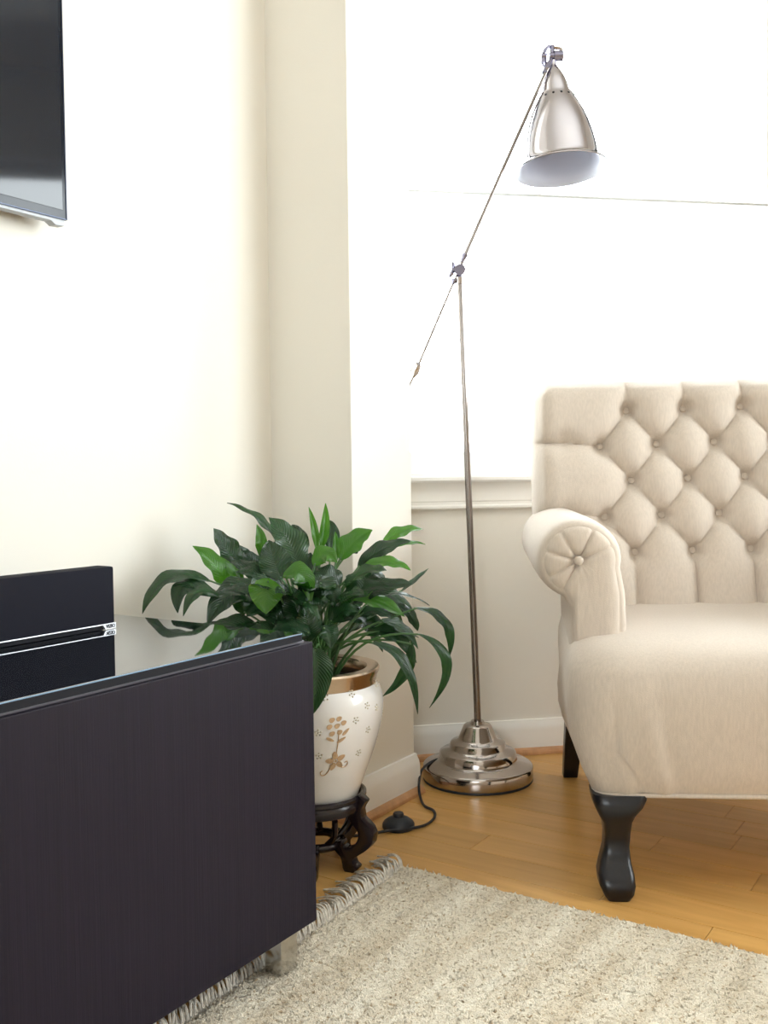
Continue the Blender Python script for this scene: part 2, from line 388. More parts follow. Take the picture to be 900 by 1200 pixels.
Z0, Z1 = .775, 2.22
def bay_side(idx, a, b, n, s0, s1, wname, label=None):
    a, b, n = A(a, float), A(b, float), A(n, float); d = b - a; L = np.linalg.norm(d); d /= L
    def fr(s, p, z): return (*(a + d * s + n * p), z)         # p>0 into the room
    m = MB().box((0, -.14, 0), (L, 0, Z0 - .022), fr).box((0, -.14, Z1), (L, 0, CEIL), fr)
    m.box((0, -.14, Z0 - .022), (s0, 0, Z1), fr).box((s1, -.14, Z0 - .022), (L, 0, Z1), fr)
    struct(m.build(wname, 'wall_paint', smooth=False), 'cream painted bay wall below the window' if idx == 1 else None)
    root = bpy.data.objects.new('window_%d' % idx, None); COL.objects.link(root); struct(root, label)
    root.location = (*(a + d * L / 2), 0)
    off = A(root.location)
    B = lambda mb, nm, mt, par=root, **k: mb.build(nm, mt, par, off=off, **k)
    # stool and apron
    st = [(-.14, Z0 - .022), (.040, Z0 - .022), (.046, Z0 - .016), (.047, Z0 - .008), (.043, Z0), (-.14, Z0)]
    B(MB().prism(st, lambda p, q, s: fr(s, p, q), s0 - .05, s1 + .05), 'window_stool', 'window_paint', angle=25)
    ap = [(0, .680), (.016, .680), (.019, .684), (.019, .689), (.014, .693), (.014, .700), (.017, .703), (.017, .722), (.021, .738), (.028, .748), (.030, .753), (0, .753)]
    B(MB().prism(ap, lambda p, q, s: fr(s, p, q), s0 - .04, s1 + .04), 'apron_moulding', 'white_trim', angle=25)
    # jambs, head
    B(MB().box((s0, -.13, Z0), (s0 + .02, -.002, Z1), fr), 'jamb', 'window_paint', smooth=False, bevel=.002)
    B(MB().box((s1 - .02, -.13, Z0), (s1, -.002, Z1), fr), 'jamb', 'window_paint', smooth=False, bevel=.002)
    B(MB().box((s0, -.13, Z1 - .02), (s1, -.002, Z1), fr), 'head', 'window_paint', smooth=False, bevel=.002)
    # sashes: lower inside, upper outside
    zm = 1.55
    for nm, za, zb, pa, pb, bot, top in (('lower_sash', Z0, zm, -.075, -.045, .062, .010), ('upper_sash', zm - .006, Z1 - .02, -.115, -.085, .012, .05)):
        m = MB().box((s0 + .02, pa, za), (s0 + .06, pb, zb), fr).box((s1 - .06, pa, za), (s1 - .02, pb, zb), fr)
        m.box((s0 + .06, pa, za), (s1 - .06, pb, za + bot), fr).box((s0 + .06, pa, zb - top), (s1 - .06, pb, zb), fr)
        sa = B(m, nm, 'window_paint', smooth=False, bevel=.002)
        pm = (pa + pb) / 2
        B(MB().box((s0 + .06, pm - .002, za + bot), (s1 - .06, pm + .002, zb - top), fr), 'pane', 'window_glass', sa, smooth=False)
    B(MB().box((s0 + .03, -.047, zm - .008), (s1 - .03, -.044, zm - .004), fr), 'rail_shadow', 'rail_shadow_grey', smooth=False)  # thin grey strip painting the shaded underside of the upper sash
    c = a + d * (s0 + s1) / 2
    pp = c - n * .142
    portal((*pp, (Z0 + Z1) / 2), (*n, 0), s1 - s0, Z1 - Z0)

bay_side(1, P0, P1, WN, .16, 1.50, 'wall_bay', 'tall sash window flooded with white daylight')
bay_side(2, P1, P2, (0, -1), .10, np.linalg.norm(P2 - P1) - .10, 'wall_bay_centre')
bay_side(3, P2, P3, (-WN[0], WN[1]), .10, 1.44, 'wall_bay_right')

# ------------------------------------------------------------------ media cabinet
CX, CY = -.925, 1.204
cab = thing('media_cabinet', 'low black-brown wood grain media cabinet on square chrome legs', 'cabinet', (-1.16, .30, 0))
co = A([-1.16, .30, 0])
CB0, CBT = .081, .521
MB().box((-1.40, -.72, CB0 + .004), (CX - .022, CY - .004, .505)).build('body', 'cabinet_veneer', cab, smooth=False, bevel=.001, off=co)
MB().box((CX - .020, -.72, CB0), (CX, CY, CBT - .001)).build('door', 'cabinet_veneer', cab, smooth=False, bevel=.0012, off=co)
MB().box((-1.40, -.70, .506), (CX - .009, CY - .010, .5235)).build('top_panel', 'cabinet_edge', cab, smooth=False, bevel=.0012, off=co)
for lx in (-.976, -1.37):
    for ly in (1.138, -.66):
        MB().box((lx, ly, .012 if lx > -1.0 else 0.0), (lx + .033, ly + .039, CB0 + .004)).build('leg', 'chrome', cab, smooth=False, bevel=.0012, off=co)
gl = thing('glass_top', 'black glossy glass plate lying on the media cabinet', 'glass top', (-1.16, .30, .5235))
go = A([-1.16, .30, .5235])
MB().box((-1.415, -.70, .5240), (CX - .004, 1.182, .5365)).build('glass_plate', 'black_glass', gl, smooth=False, bevel=.0012, off=go)
MB().box((CX - .0045, -.70, .5345), (CX - .0036, 1.182, .5360)).build('edge_highlight', 'glass_highlight', gl, smooth=False, off=go)  # painted highlight along the top of the front edge

MB().box((CX - .0042, -.70, .5243), (CX - .0037, 1.182, .5344)).build('edge_blackout', 'hole_black', gl, smooth=False, off=go)  # added dull black strip, keeps reflections off the glass front edge
# sound bar
SBX = -1.222
sb = thing('sound_bar', 'black cloth covered sound bar with silver logo strip on glass top', 'speaker', (SBX - .05, .60, .537))
so = A([SBX - .05, .60, .537])
SY1 = 1.072
MB().box((SBX - .038, .12, .545), (SBX, SY1, .6365)).build('grille', 'grille_cloth', sb, bevel=.004, off=so)
MB().box((SBX - .036, .14, .5370), (SBX - .0025, SY1 - .020, .5446)).build('foot_rail', 'hole_black', sb, smooth=False, bevel=.001, off=so)
MB().box((SBX - .036, .12, .5445), (SBX + .0015, SY1 + .0005, .5462)).build('trim_strip', 'silver_plastic', sb, smooth=False, bevel=.0004, off=so)
# chamfered logo plate hanging below the strip at the right end
lp = [(SY1 - .020, .5375), (SY1 + .0005, .5375), (SY1 + .0005, .5462), (SY1 - .026, .5462)]
plate = MB().prism(lp, lambda p, q, s: (s, p, q), SBX - .004, SBX + .0012).build('logo_plate', 'silver_plastic', sb, smooth=False, off=so)
fc = bpy.data.curves.new('logo_text', 'FONT'); fc.body = 'VIZIO'; fc.size = .0078; fc.extrude = .0003; fc.offset = .00025; fc.align_x = 'CENTER'; fc.space_character = 1.0
fo = bpy.data.objects.new('logo_text', fc); COL.objects.link(fo)
dg = bpy.context.evaluated_depsgraph_get(); tm = bpy.data.meshes.new_from_object(fo.evaluated_get(dg))
bpy.data.objects.remove(fo)
tm.materials.clear(); tm.materials.append(MATS['logo_grey'])
lt = bpy.data.objects.new('lettering', tm); COL.objects.link(lt); lt.parent = plate
# text plane: x -> +Y world, y -> +Z world, facing +X
lt.matrix_local = Matrix(((0, 0, 1, SBX + .0015 - so[0]), (.88, 0, 0, SY1 - .0105 - so[1]), (0, 1, 0, .5393 - so[2]), (0, 0, 0, 1)))

# ------------------------------------------------------------------ television
TX = -1.425
tv = thing('television', 'flat television with glossy black screen mounted on cream wall', 'television', (TX, .55, 1.235))
to = A([TX, .55, 1.235]); TY0, TY1, TZ0, TZ1 = -.06, 1.161, 1.233, 1.93
MB().box((TX - .022, TY0, TZ0), (TX, TY1, TZ1)).build('housing', 'tv_bezel', tv, smooth=False, bevel=.002, off=to)
MB().box((TX - .001, TY0 + .012, TZ0 + .016), (TX + .0009, TY1 - .0085, TZ1 - .012)).build('screen', 'screen_glass', tv, smooth=False, off=to)
MB().box((TX - .004, TY0, TZ0 - .0005), (TX + .0014, TY1, TZ0 + .0015)).build('lower_edge_trim', 'tv_trim', tv, smooth=False, off=to)
MB().box((TX - .004, TY1 - .0012, TZ0), (TX + .0014, TY1 + .0006, TZ1)).build('side_edge_trim', 'tv_trim', tv, smooth=False, off=to)
pol = [(TY0, TZ0), (TY1 - .002, TZ0), (TY1 - .004, TZ0 - .011), (TY1 - .022, TZ0 - .012), (TY1 - .032, TZ0 - .006), (TY0, TZ0 - .006)]
MB().prism(pol, lambda p, q, s: (s, p, q), TX - .020, TX - .002).build('silver_chin', 'tv_silver', tv, smooth=False, bevel=.001, off=to)
MB().box((TVX, .25, 1.35), (TX - .02, .85, 1.75)).build('wall_bracket', 'black_rubber', tv, smooth=False, off=to)

# ------------------------------------------------------------------ plant stand
PC = A([-1.177, 1.538, 0.0])
stand = thing('plant_stand', 'dark carved rosewood stand with curved legs under the white pot', 'plant stand', PC)
SH = .142
MB().lathe([(.0, SH - .016), (.085, SH - .016), (.088, SH - .022), (.094, SH - .022), (.097, SH - .014), (.0965, SH - .005), (.093, SH), (.099, SH + .003), (.099, SH + .008), (.093, SH + .011),
            (.088, SH + .009), (.086, SH + .0005), (.0, SH)], n=56).build('top_ring', 'rosewood', stand)
MB().lathe([(.066, SH - .026), (.084, SH - .026), (.089, SH - .024), (.089, SH - .021), (.066, SH - .021)], n=56).build('apron_ring', 'rosewood', stand)
legz = [(510, 170), (580, 250), (545, 320), (535, 360), (545, 450), (590, 495), (630, 545), (655, 620), (640, 720), (605, 780), (560, 830), (500, 885), (450, 920), (448, 960), (460, 1000), (495, 1030), (488, 1060), (450, 1095),
        (370, 1095), (350, 1050), (345, 1000), (330, 930), (290, 880), (245, 830), (255, 785), (290, 755), (340, 740), (355, 770), (352, 800), (385, 825), (430, 800), (470, 755), (490, 720), (508, 650), (495, 590), (440, 510), (405, 450),
        (395, 420), (412, 370), (440, 330), (455, 250), (470, 200)]
legp = [(.074 + (x - 410) / 4500., (1095 - y) / 5900.) for x, y in legz]
az1 = YAW + math.radians(-24)
for k in range(5):
    a = az1 + k * 2 * PI / 5; ca, sa = math.cos(a), math.sin(a)
    MB().prism(legp, lambda r, z, s: (r * ca - s * sa, r * sa + s * ca, z), -.0125, .0125).build('leg', 'rosewood', stand, bevel=.0025, angle=35)
# carved lower stretcher: pierced ring with spokes
MB().tube([(.047 * math.cos(t), .047 * math.sin(t), .050) for t in np.linspace(0, 2 * PI, 40, endpoint=False)], .0085, 10, closed=True).build('stretcher_ring', 'rosewood', stand)
for k in range(5):
    a = az1 + (k + .5) * 2 * PI / 5
    MB().tube(catmull([(.040 * math.cos(a), .040 * math.sin(a), .052), (.062 * math.cos(a + .1), .062 * math.sin(a + .1), .075), (.078 * math.cos(a), .078 * math.sin(a), .112)], 6), .006, 8).build('carved_brace', 'rosewood', stand)

# ------------------------------------------------------------------ potted peace lily
pot_z0 = SH + .001
plant = thing('potted_peace_lily', 'leafy green peace lily in white gold-rimmed porcelain pot', 'potted plant', (PC[0], PC[1], pot_z0))
po = A([PC[0], PC[1], pot_z0])
prof = [(.078, .0), (.082, .003), (.088, .018), (.098, .045), (.111, .080), (.122, .115), (.1305, .150), (.1345, .180), (.1335, .200), (.128, .216), (.121, .226)]
pp_ = [tuple(p) for p in catmull([(r, z) for r, z in prof], 4)]
pot = MB().lathe([(0, .0)] + pp_ + [(.112, .226), (.108, .20), (.0, .20)], n=72).build('pot', 'porcelain', plant, angle=50)
MB().lathe([(.1195, .224), (.1215, .228), (.1225, .240), (.1275, .250), (.1285, .255), (.126, .2585), (.118, .2590), (.1035, .2575), (.100, .253), (.099, .235), (.099, .222), (.11, .222)], n=72).build('gold_rim', 'gold_rim', pot)
sv = MB(); n = 40
R = [[(r * math.cos(2 * PI * j / n), r * math.sin(2 * PI * j / n), .226 + .006 * random.random()) for j in range(n)] for r in (.1, .07, .04, .01)]
sv.rings(R).build('soil', 'soil', plant)

pr = A(pp_)
def pot_r(z): return float(np.interp(z, pr[:, 1], pr[:, 0]))
def pot_hit(px, py):
    """where the sight line to that spot of the photo meets the pot: azimuth, height"""
    dd = ray(px, py); best = None
    for t in np.linspace(1.70, 2.1, 1600):
        p = EYE + dd * t - po
        if math.hypot(p[0], p[1]) <= pot_r(p[2]) and 0 <= p[2] <= .226:
            return math.atan2(p[1], p[0]), p[2]
    return None
def pot_pt(a, z, lift): r = pot_r(z) + lift; return A([r * math.cos(a), r * math.sin(a), z])
def on_pot(a0, z0, pts, lift): return [pot_pt(a0 + x / pot_r(z0), z0 + y, lift) for x, y in pts]
def petal_poly(cx, cy, ang, L, W, n=10):
    out = []
    for i in range(n):
        t = 2 * PI * i / n; x = L / 2 * math.cos(t); y = W / 2 * math.sin(t) * (1 - .25 * math.cos(t))
        out.append((cx + x * math.cos(ang) - y * math.sin(ang), cy + x * math.sin(ang) + y * math.cos(ang)))
    return out
def print_mesh(name, a0, z0, polys, m='gold_print'):
    mb = MB()
    for poly in polys:
        top = on_pot(a0, z0, poly, .0011); bot = on_pot(a0, z0, poly, -.0008)
        mb.rings([bot, top])
    return mb.build(name, m, pot, angle=30)
def flower(px, py, big, rot=0.):
    h = pot_hit(px, py)
    if not h: return
    a0, z0 = h; return a0, z0
view_az = math.atan2(-PC[1], -PC[0])
def motif(a0, z1, z2):
    # square-petalled bloom
    ps = []
    for x, y in ((-.0085, .0095), (.0015, .0105), (-.012, .000), (-.001, .0005), (.0085, .004), (-.008, -.010), (.003, -.009)):
        ps.append(petal_poly(x * 1.35, y * 1.35, .5, .0118, .0090))
    print_mesh('printed_bloom', a0, z1, ps)
    print_mesh('printed_leaf', a0, z1 - .022, [petal_poly(-.014, -.003, -.45, .017, .006), petal_poly(.008, -.006, .5, .020, .006), petal_poly(.016, .009, .75, .018, .006)])
    ps = [petal_poly(.012 * math.cos(t), .012 * math.sin(t), t, .017, .0105) for t in (PI / 2 + .2 + k * 2 * PI / 5 for k in range(5))] + [petal_poly(0, 0, 0, .005, .005)]
    print_mesh('printed_star_flower', a0, z2, ps)
    mb = MB()
    def path(pts): mb.tube([pot_pt(a0 + x / pot_r(z2), max(.004, z2 + y), .0003) for x, y in pts], .0011, 6)
    path(catmull([(-.009, -.006), (-.012, -.018), (-.018, -.026), (-.026, -.028), (-.029, -.022), (-.025, -.018)], 6))
    path(catmull([(.009, -.004), (.012, -.013), (.020, -.015), (.026, -.010), (.024, -.004), (.019, -.006)], 6))
    path(catmull([(.0, z1 - z2 - .008), (.002, z1 - z2 - .020), (.0, .012)], 6))
    mb.build('printed_vine', 'gold_print', pot)
h1 = pot_hit(396, 851); h2 = pot_hit(392, 892)
am, zA, zB = h1[0], h1[1], h2[1]
for k in range(4): motif(am + k * PI / 2, zA, zB)
spots = [(381, 817), (412, 813), (432, 801), (430, 827), (417, 844), (431, 855), (373, 859), (374, 886), (420, 882), (441, 829)]
bead_spots = [pot_hit(*s) for s in spots]; bead_spots = [b for b in bead_spots if b]
for k in range(4):
    for a0, z0 in bead_spots:
        mb = MB()
        for q in range(6):
            x, y = (0, 0) if q == 5 else (.0055 * math.cos(q * 2 * PI / 5 + a0), .0055 * math.sin(q * 2 * PI / 5 + a0))
            c = pot_pt(a0 + k * PI / 2 + x / pot_r(z0), z0 + y, .0002)
            mb.lathe([(.0, -.0018), (.0016, -.001), (.0019, 0), (.0014, .0012), (0, .0018)], c, 6)
        mb.build('bead_flower', 'jewel', pot)

# leaves --------------------------------------------------------------
CROWN = A([PC[0], PC[1], pot_z0 + .228])
lrng = random.Random(5)
def leaf(b, c, t, W, m, face=None, ripple=1.0, fold=.35, name='leaf'):
    """b,c,t: 3d points of the midrib (base, control, tip)"""
    n, k = 18, 4
    P = bez(b, c, t, n); V = []; UV = []; Fc = []
    ph = lrng.random() * 6; twist = lrng.uniform(-.25, .25)
    toc = EYE - A(c); toc /= np.linalg.norm(toc)
    if face is None: face = (.75, .65)
    for i in range(n):
        s = i / (n - 1)
        tg = P[min(i + 1, n - 1)] - P[max(i - 1, 0)]; tg /= np.linalg.norm(tg) + 1e-9
        nn = A([0, 0, 1.]) * face[0] + toc * face[1]
        nn = nn - tg * (nn @ tg); nn /= np.linalg.norm(nn) + 1e-9
        sd = np.cross(tg, nn)
        tw = twist * (s - .3)
        nn, sd = nn * math.cos(tw) + sd * math.sin(tw), sd * math.cos(tw) - nn * math.sin(tw)
        wd = W * .5 * min(1.0, (s / .34) ** .62 if s < .34 else 1) * (1 - max(0, (s - .34) / .66) ** 1.9) ** .85
        wd = max(wd, .0006)
        for j in range(-k, k + 1):
            q = j / k
            h = fold * abs(q) ** 1.2 * wd - .25 * wd * q * q + ripple * .17 * wd * abs(q) ** 2 * math.sin(ph + s * 17 + (1.7 if j > 0 else 0)) - (.0012 if j == 0 else 0)
            V.append(P[i] + sd * wd * q + nn * h - po); UV.append((.5 + q * .5, s))
    w_ = 2 * k + 1
    for i in range(n - 1):
        for j in range(2 * k): Fc.append((i * w_ + j, i * w_ + j + 1, (i + 1) * w_ + j + 1, (i + 1) * w_ + j))
    o = mk(name, V, Fc, m, plant, uv=UV)
    # stalk from the crown
    a = lrng.random() * 2 * PI; r = lrng.random() * .04
    c0 = CROWN + A([r * math.cos(a), r * math.sin(a), -.004])
    d = A(b) - c0
    mid = c0 + d * .5 + A([-d[0] * .22, -d[1] * .22, max(.02, abs(d[2]) * .15) + .25 * math.hypot(d[0], d[1]) * (1 if d[2] < .12 else .3)])
    tgt = A(c) - A(b); tgt /= np.linalg.norm(tgt) + 1e-9
    pts = bez(c0, mid, A(b) + tgt * .006, 9)
    pts = [p - po for p in pts]
    st = MB().tube(pts, list(np.linspace(.0034, .0019, 9)), 6).build('stalk', 'stalk_green', o)
    return o

LZ = 2.195
def lp3(z, D): return at_depth(150 + z[0] / LZ, 570 + z[1] / LZ, D)
# base, control, tip as seen, width, depths at base and tip, brighter backlit green?, facing
LEAVES = [
 ((392,150),(350,70),(255,42),44,1.97,1.94,0,(.9,.4)), ((440,215),(425,130),(362,80),78,1.93,1.95,0,None), ((395,240),(372,185),(362,138),74,1.90,1.92,0,(.3,.9)),
 ((432,190),(445,130),(422,98),52,2.00,2.02,0,None), ((487,170),(484,110),(465,53),20,1.97,1.97,1,(.2,.9)), ((496,165),(512,105),(508,43),26,1.98,1.98,1,(.2,.9)),
 ((518,165),(530,115),(515,86),44,2.02,2.04,0,(.3,.9)), ((535,195),(537,150),(533,116),20,1.94,1.94,1,(.2,.9)), ((545,190),(575,130),(629,112),58,1.96,1.98,1,None),
 ((478,205),(505,150),(538,196),50,1.92,1.92,1,(.6,.8)), ((590,210),(650,145),(728,140),46,1.97,2.00,0,None), ((655,150),(700,100),(760,110),42,2.00,2.04,1,None),
 ((680,158),(725,136),(765,149),16,1.99,2.02,1,None), ((600,210),(675,175),(727,216),42,1.94,1.95,1,None), ((588,278),(632,185),(662,250),58,1.96,2.00,0,None),
 ((620,292),(700,255),(776,306),26,1.95,1.98,0,(1,.2)), ((700,272),(742,236),(773,211),15,2.00,2.06,0,None), ((548,285),(635,270),(712,335),48,1.90,1.92,1,None),
 ((688,300),(738,330),(745,372),36,1.96,1.98,0,None), ((735,312),(850,325),(826,440),34,1.94,1.97,0,(.6,.5)), ((742,378),(880,430),(775,570),30,1.90,1.93,0,(.5,.6)),
 ((622,402),(735,410),(745,586),32,1.88,1.90,0,(.5,.6)), ((728,398),(738,480),(655,540),34,1.92,1.95,0,(.3,.8)), ((648,345),(712,345),(746,418),42,1.92,1.95,0,None),
 ((640,375),(690,370),(748,388),32,1.93,1.95,0,(1,.2)), ((272,275),(235,190),(166,153),56,1.92,1.90,1,None), ((300,215),(255,160),(220,108),62,1.97,1.95,0,None),
 ((340,182),(350,140),(331,98),32,1.93,1.93,1,(.2,.9)), ((305,262),(275,225),(250,193),36,1.90,1.89,1,None), ((215,245),(80,185),(37,328),46,1.88,1.82,0,(.8,.5)),
 ((245,292),(110,205),(128,326),52,1.87,1.83,0,(.7,.6)), ((252,296),(170,225),(142,334),44,1.85,1.81,0,(.8,.5)), ((262,345),(160,375),(60,349),36,1.86,1.80,0,(1,.3)),
 ((330,352),(255,335),(184,432),60,1.85,1.80,0,None), ((338,252),(250,245),(204,356),70,1.86,1.83,0,None), ((362,236),(352,270),(355,328),80,1.82,1.81,1,(.3,.9)),
 ((398,235),(460,185),(470,300),54,1.84,1.84,1,(.6,.7)), ((448,298),(472,300),(494,343),38,1.82,1.81,0,(1,.2)), ((488,248),(525,250),(536,302),56,1.86,1.86,0,None),
 ((498,362),(528,370),(521,418),46,1.82,1.80,0,(.4,.8)), ((478,415),(505,470),(472,590),66,1.80,1.78,0,(.2,.9)), ((560,232),(600,240),(556,292),50,1.90,1.90,0,None),
 ((300,330),(290,280),(262,250),50,1.86,1.84,0,None), ((420,330),(390,270),(330,250),60,1.88,1.86,0,None), ((450,360),(430,300),(400,250),62,1.86,1.86,0,(.3,.9)),
 ((520,300),(500,250),(450,230),60,1.90,1.90,0,None), ((410,400),(360,350),(300,390),58,1.84,1.80,0,None), ((470,380),(430,350),(370,370),58,1.83,1.80,0,None),
 ((560,330),(580,270),(630,260),50,1.95,2.0,0,None), ((340,300),(310,250),(270,300),60,1.85,1.82,0,None), ((420,200),(400,150),(395,120),56,2.0,2.03,0,None),
 ((430,395),(400,325),(335,330),66,1.86,1.83,0,None), ((480,345),(472,285),(415,288),66,1.85,1.83,0,None), ((520,352),(545,300),(592,322),60,1.87,1.87,0,None), ((455,402),(478,335),(440,296),62,1.84,1.83,0,(.4,.8)),
 ((385,335),(350,285),(305,335),62,1.86,1.83,0,None), ((545,262),(520,215),(478,222),58,1.92,1.92,0,None), ((345,255),(325,200),(300,165),58,1.98,1.97,0,None), ((600,330),(640,300),(690,345),44,1.94,1.95,0,None), ((470,440),(440,390),(400,420),56,1.84,1.80,0,None),
 ((330,230),(300,190),(285,150),50,2.0,1.99,0,None), ((470,260),(460,210),(470,170),50,1.98,2.0,0,(.3,.9)), ((560,180),(575,150),(600,160),44,2.02,2.06,0,None),
]
for b, c, t, W, D0, D1, fr_, fc_ in LEAVES:
    Dm = (D0 + D1) / 2
    leaf(lp3(b, D0), lp3(c, Dm), lp3(t, D1), (W * 1.16 if W > 45 else W) / LZ / F * Dm, 'leaf_backlit' if fr_ else 'leaf_deep', fc_)
# more leaves filling the crown on every side
for i in range(30):
    az = i * 2.399 + .4; el = lrng.uniform(.55, 1.25); Lr = lrng.uniform(.13, .24)
    dirh = A([math.cos(az), math.sin(az), 0])
    if dirh[0] < -.75: Lr *= .8
    front = -(dirh @ FH) > .1
    if front: el = lrng.uniform(1.0, 1.3); Lr = lrng.uniform(.19, .25)
    b = CROWN + dirh * Lr * math.cos(el) * .75 + A([0, 0, Lr * math.sin(el) * .85])
    tl = lrng.uniform(.09, .13)
    c = b + dirh * tl * .5 + A([0, 0, tl * .35]); t = b + dirh * tl * .95 + A([0, 0, (tl * .3 if front else -tl * lrng.uniform(-.1, .6))])
    t[0] = max(t[0], TVX + .04); c[0] = max(c[0], TVX + .05); t[1] = min(t[1], COLY0 - .03) if t[0] < COLX + .05 else t[1]
    leaf(b, c, t, lrng.uniform(.038, .056), 'leaf_deep')

# ------------------------------------------------------------------ floor lamp
LB = A([-1.164, 2.196, 0.0])
lamp = thing('floor_lamp', 'brushed nickel floor lamp with bell shade beside bay window', 'floor lamp', LB)
base = MB().lathe([(0, .005), (.136, .005), (.1395, .007), (.140, .010), (.140, .034), (.138, .038), (.134, .0400), (.104, .0475), (.100, .050), (.099, .054), (.097, .070), (.092, .0735), (.074, .079), (.072, .082),
             (.070, .093), (.066, .097), (.052, .101), (.049, .105), (.036, .135), (.033, .139), (.020, .141), (.018, .145), (.016, .149), (0, .149)], n=72).build('base', 'nickel', lamp, angle=50)
MB().lathe([(0, 0.0), (.1385, 0.0), (.1395, .0025), (.1385, .0055), (0, .0055)], n=64).build('base_pad', 'black_rubber', base)
LPn = lambda x, y, dd=0.: at_plane(x, y, FH, LB + FH * dd) - LB
top = LPn(539, 327); bot = A([0, 0, .145]) + A([0.001, 0, 0])
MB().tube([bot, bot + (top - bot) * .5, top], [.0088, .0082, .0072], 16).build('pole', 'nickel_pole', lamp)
MB().tube([top - A([0, 0, .012]), top + A([0, 0, .004])], .0105, 14).build('pole_collar', 'nickel', lamp)
# pivot clamp
piv = LPn(538.5, 317)
arm_d = LPn(645, 72) - LPn(480, 452); arm_d /= np.linalg.norm(arm_d)
jb = MB().tube([top, piv], .0055, 10)
jb.tube([piv - FH * .012, piv + FH * .012], .014, 20)
joint = jb.build('pivot_clamp', 'nickel_dark', lamp, angle=35)
wn_c = LPn(531, 316)
MB().tube([piv - RH * .004, wn_c], .0035, 8).build('clamp_screw', 'nickel_dark', joint)
def wing(c, up, out, s, name, par, m='nickel_dark'):
    up = up / np.linalg.norm(up); out = out / np.linalg.norm(out)
    mb = MB()
    for sg in (1, -1):
        pts = [c + up * sg * .004 * s, c + up * sg * .012 * s - out * .002 * s, c + up * sg * .022 * s - out * .006 * s]
        mb.tube(pts, [.0055 * s, .0066 * s, .0032 * s], 8)
    mb.tube([c - out * .005 * s, c + out * .006 * s], .0062 * s, 10)
    return mb.build(name, m, par)
wing(wn_c, A([0, 0, 1.]) + RH * .25, RH, .9, 'wing_nut', joint)
# arm: upper rod and lower rod with cones at the clamp
u0 = LPn(543, 303); u1 = LPn(634, 97); l0 = LPn(532, 330); l1 = LPn(479, 454)
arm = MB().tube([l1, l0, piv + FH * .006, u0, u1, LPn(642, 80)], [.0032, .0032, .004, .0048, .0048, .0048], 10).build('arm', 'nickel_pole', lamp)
MB().tube([u0 - arm_d * .010, u0 + arm_d * .012], [.004, .0085], 12).build('cone_collar', 'nickel_dark', arm)
MB().tube([l0 + arm_d * .006, l0 - arm_d * .008], [.0085, .0035], 12).build('cone_collar', 'nickel_dark', arm)
# counterweight knobs near the low end
cw = LPn(487, 433)
mb = MB().tube([cw + arm_d * .018, cw + arm_d * .012, cw - arm_d * .008, cw - arm_d * .022], [.005, .011, .012, .005], 14)
cwo = mb.build('counterweight', 'nickel', arm)
wing(cw - RH * .016 + A([0, 0, .004]), A([0, 0, 1.]), RH, .5, 'wing_nut', cwo, 'nickel')
# shade
sc_ = LPn(657.5, 199); st_ = LPn(650.5, 79)
# nod the shade a little towards the room
axis = st_ - sc_; SLen = np.linalg.norm(axis); axis /= SLen
axis = axis * math.cos(math.radians(5)) + FH * math.sin(math.radians(5)); axis /= np.linalg.norm(axis)
e1 = RH - axis * (RH @ axis); e1 /= np.linalg.norm(e1); e2 = np.cross(axis, e1)
M3 = np.stack([e1, e2, axis], axis=1)
KS = 1.07
outer = [(.1065, -.001), (.1080, .0), (.1075, .0025), (.1000, .006), (.0935, .010), (.0905, .016), (.0885, .026), (.0865, .045), (.082, .075), (.075, .105), (.066, .133), (.056, .157), (.047, .176), (.0425, .184), (.0415, .187)]
inner = [(.0395, .186), (.054, .156), (.064, .132), (.073, .104), (.080, .075), (.0845, .045), (.0868, .026), (.0900, .0155), (.0945, .0070), (.1000, .0025), (.1065, -.0015)]
shade = MB()
R = []
n = 72
outer = [(r * KS, z) for r, z in outer]; inner = [(r * KS, z) for r, z in inner]
for r, z in outer: R.append([M3 @ A([r * math.cos(2 * PI * j / n), r * math.sin(2 * PI * j / n), z]) + sc_ for j in range(n)])
shade.rings(R, False, False)
shade_o = shade.build('lamp_shade', 'nickel_shade', lamp, angle=60)
R = [[M3 @ A([r * math.cos(2 * PI * j / n), r * math.sin(2 * PI * j / n), z]) + sc_ for j in range(n)] for r, z in inner]
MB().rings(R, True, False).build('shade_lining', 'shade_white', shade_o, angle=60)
MB().lathe([(.0425, .183), (.0432, .187), (.041, .192), (.0365, .1935), (.0355, .198), (.0335, .212), (.0285, .230), (.0205, .247), (.014, .258), (.010, .263), (.0085, .268), (.0085, .278), (0, .278)], sc_, 48, M3).build('shade_cap', 'nickel_shade', lamp, angle=40)
for k in range(16):
    a = k * 2 * PI / 16 + .1
    c = M3 @ A([.0472 * KS * math.cos(a), .0472 * KS * math.sin(a), .1755]) + sc_
    nrm = M3 @ A([math.cos(a) * .85, math.sin(a) * .85, .52]); nrm /= np.linalg.norm(nrm)
    MB().tube([c - nrm * .001, c + nrm * .0006], .0030, 10).build('vent_hole', 'hole_black', shade_o)
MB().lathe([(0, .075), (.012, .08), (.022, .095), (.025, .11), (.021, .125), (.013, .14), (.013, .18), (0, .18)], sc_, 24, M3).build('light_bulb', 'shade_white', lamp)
hg = M3 @ A([0, 0, .290]) + sc_
hb = MB().tube([M3 @ A([0, 0, .276]) + sc_, hg + axis * .004], .006, 10)
hb.tube([hg - RH * .009, hg + RH * .004], .009, 14).tube([hg + RH * .004, hg + RH * .026], .0135, 16).tube([hg + axis * .006, hg + axis * .028 + RH * .002], .006, 8)
hinge = hb.build('shade_hinge', 'nickel_dark', lamp, angle=35)
MB().tube([hg - axis * .004, hg + (LPn(638, 86) - hg) * .5, LPn(638, 86)], [.005, .0075, .0075], 10).build('hinge_socket', 'nickel_dark', hinge)
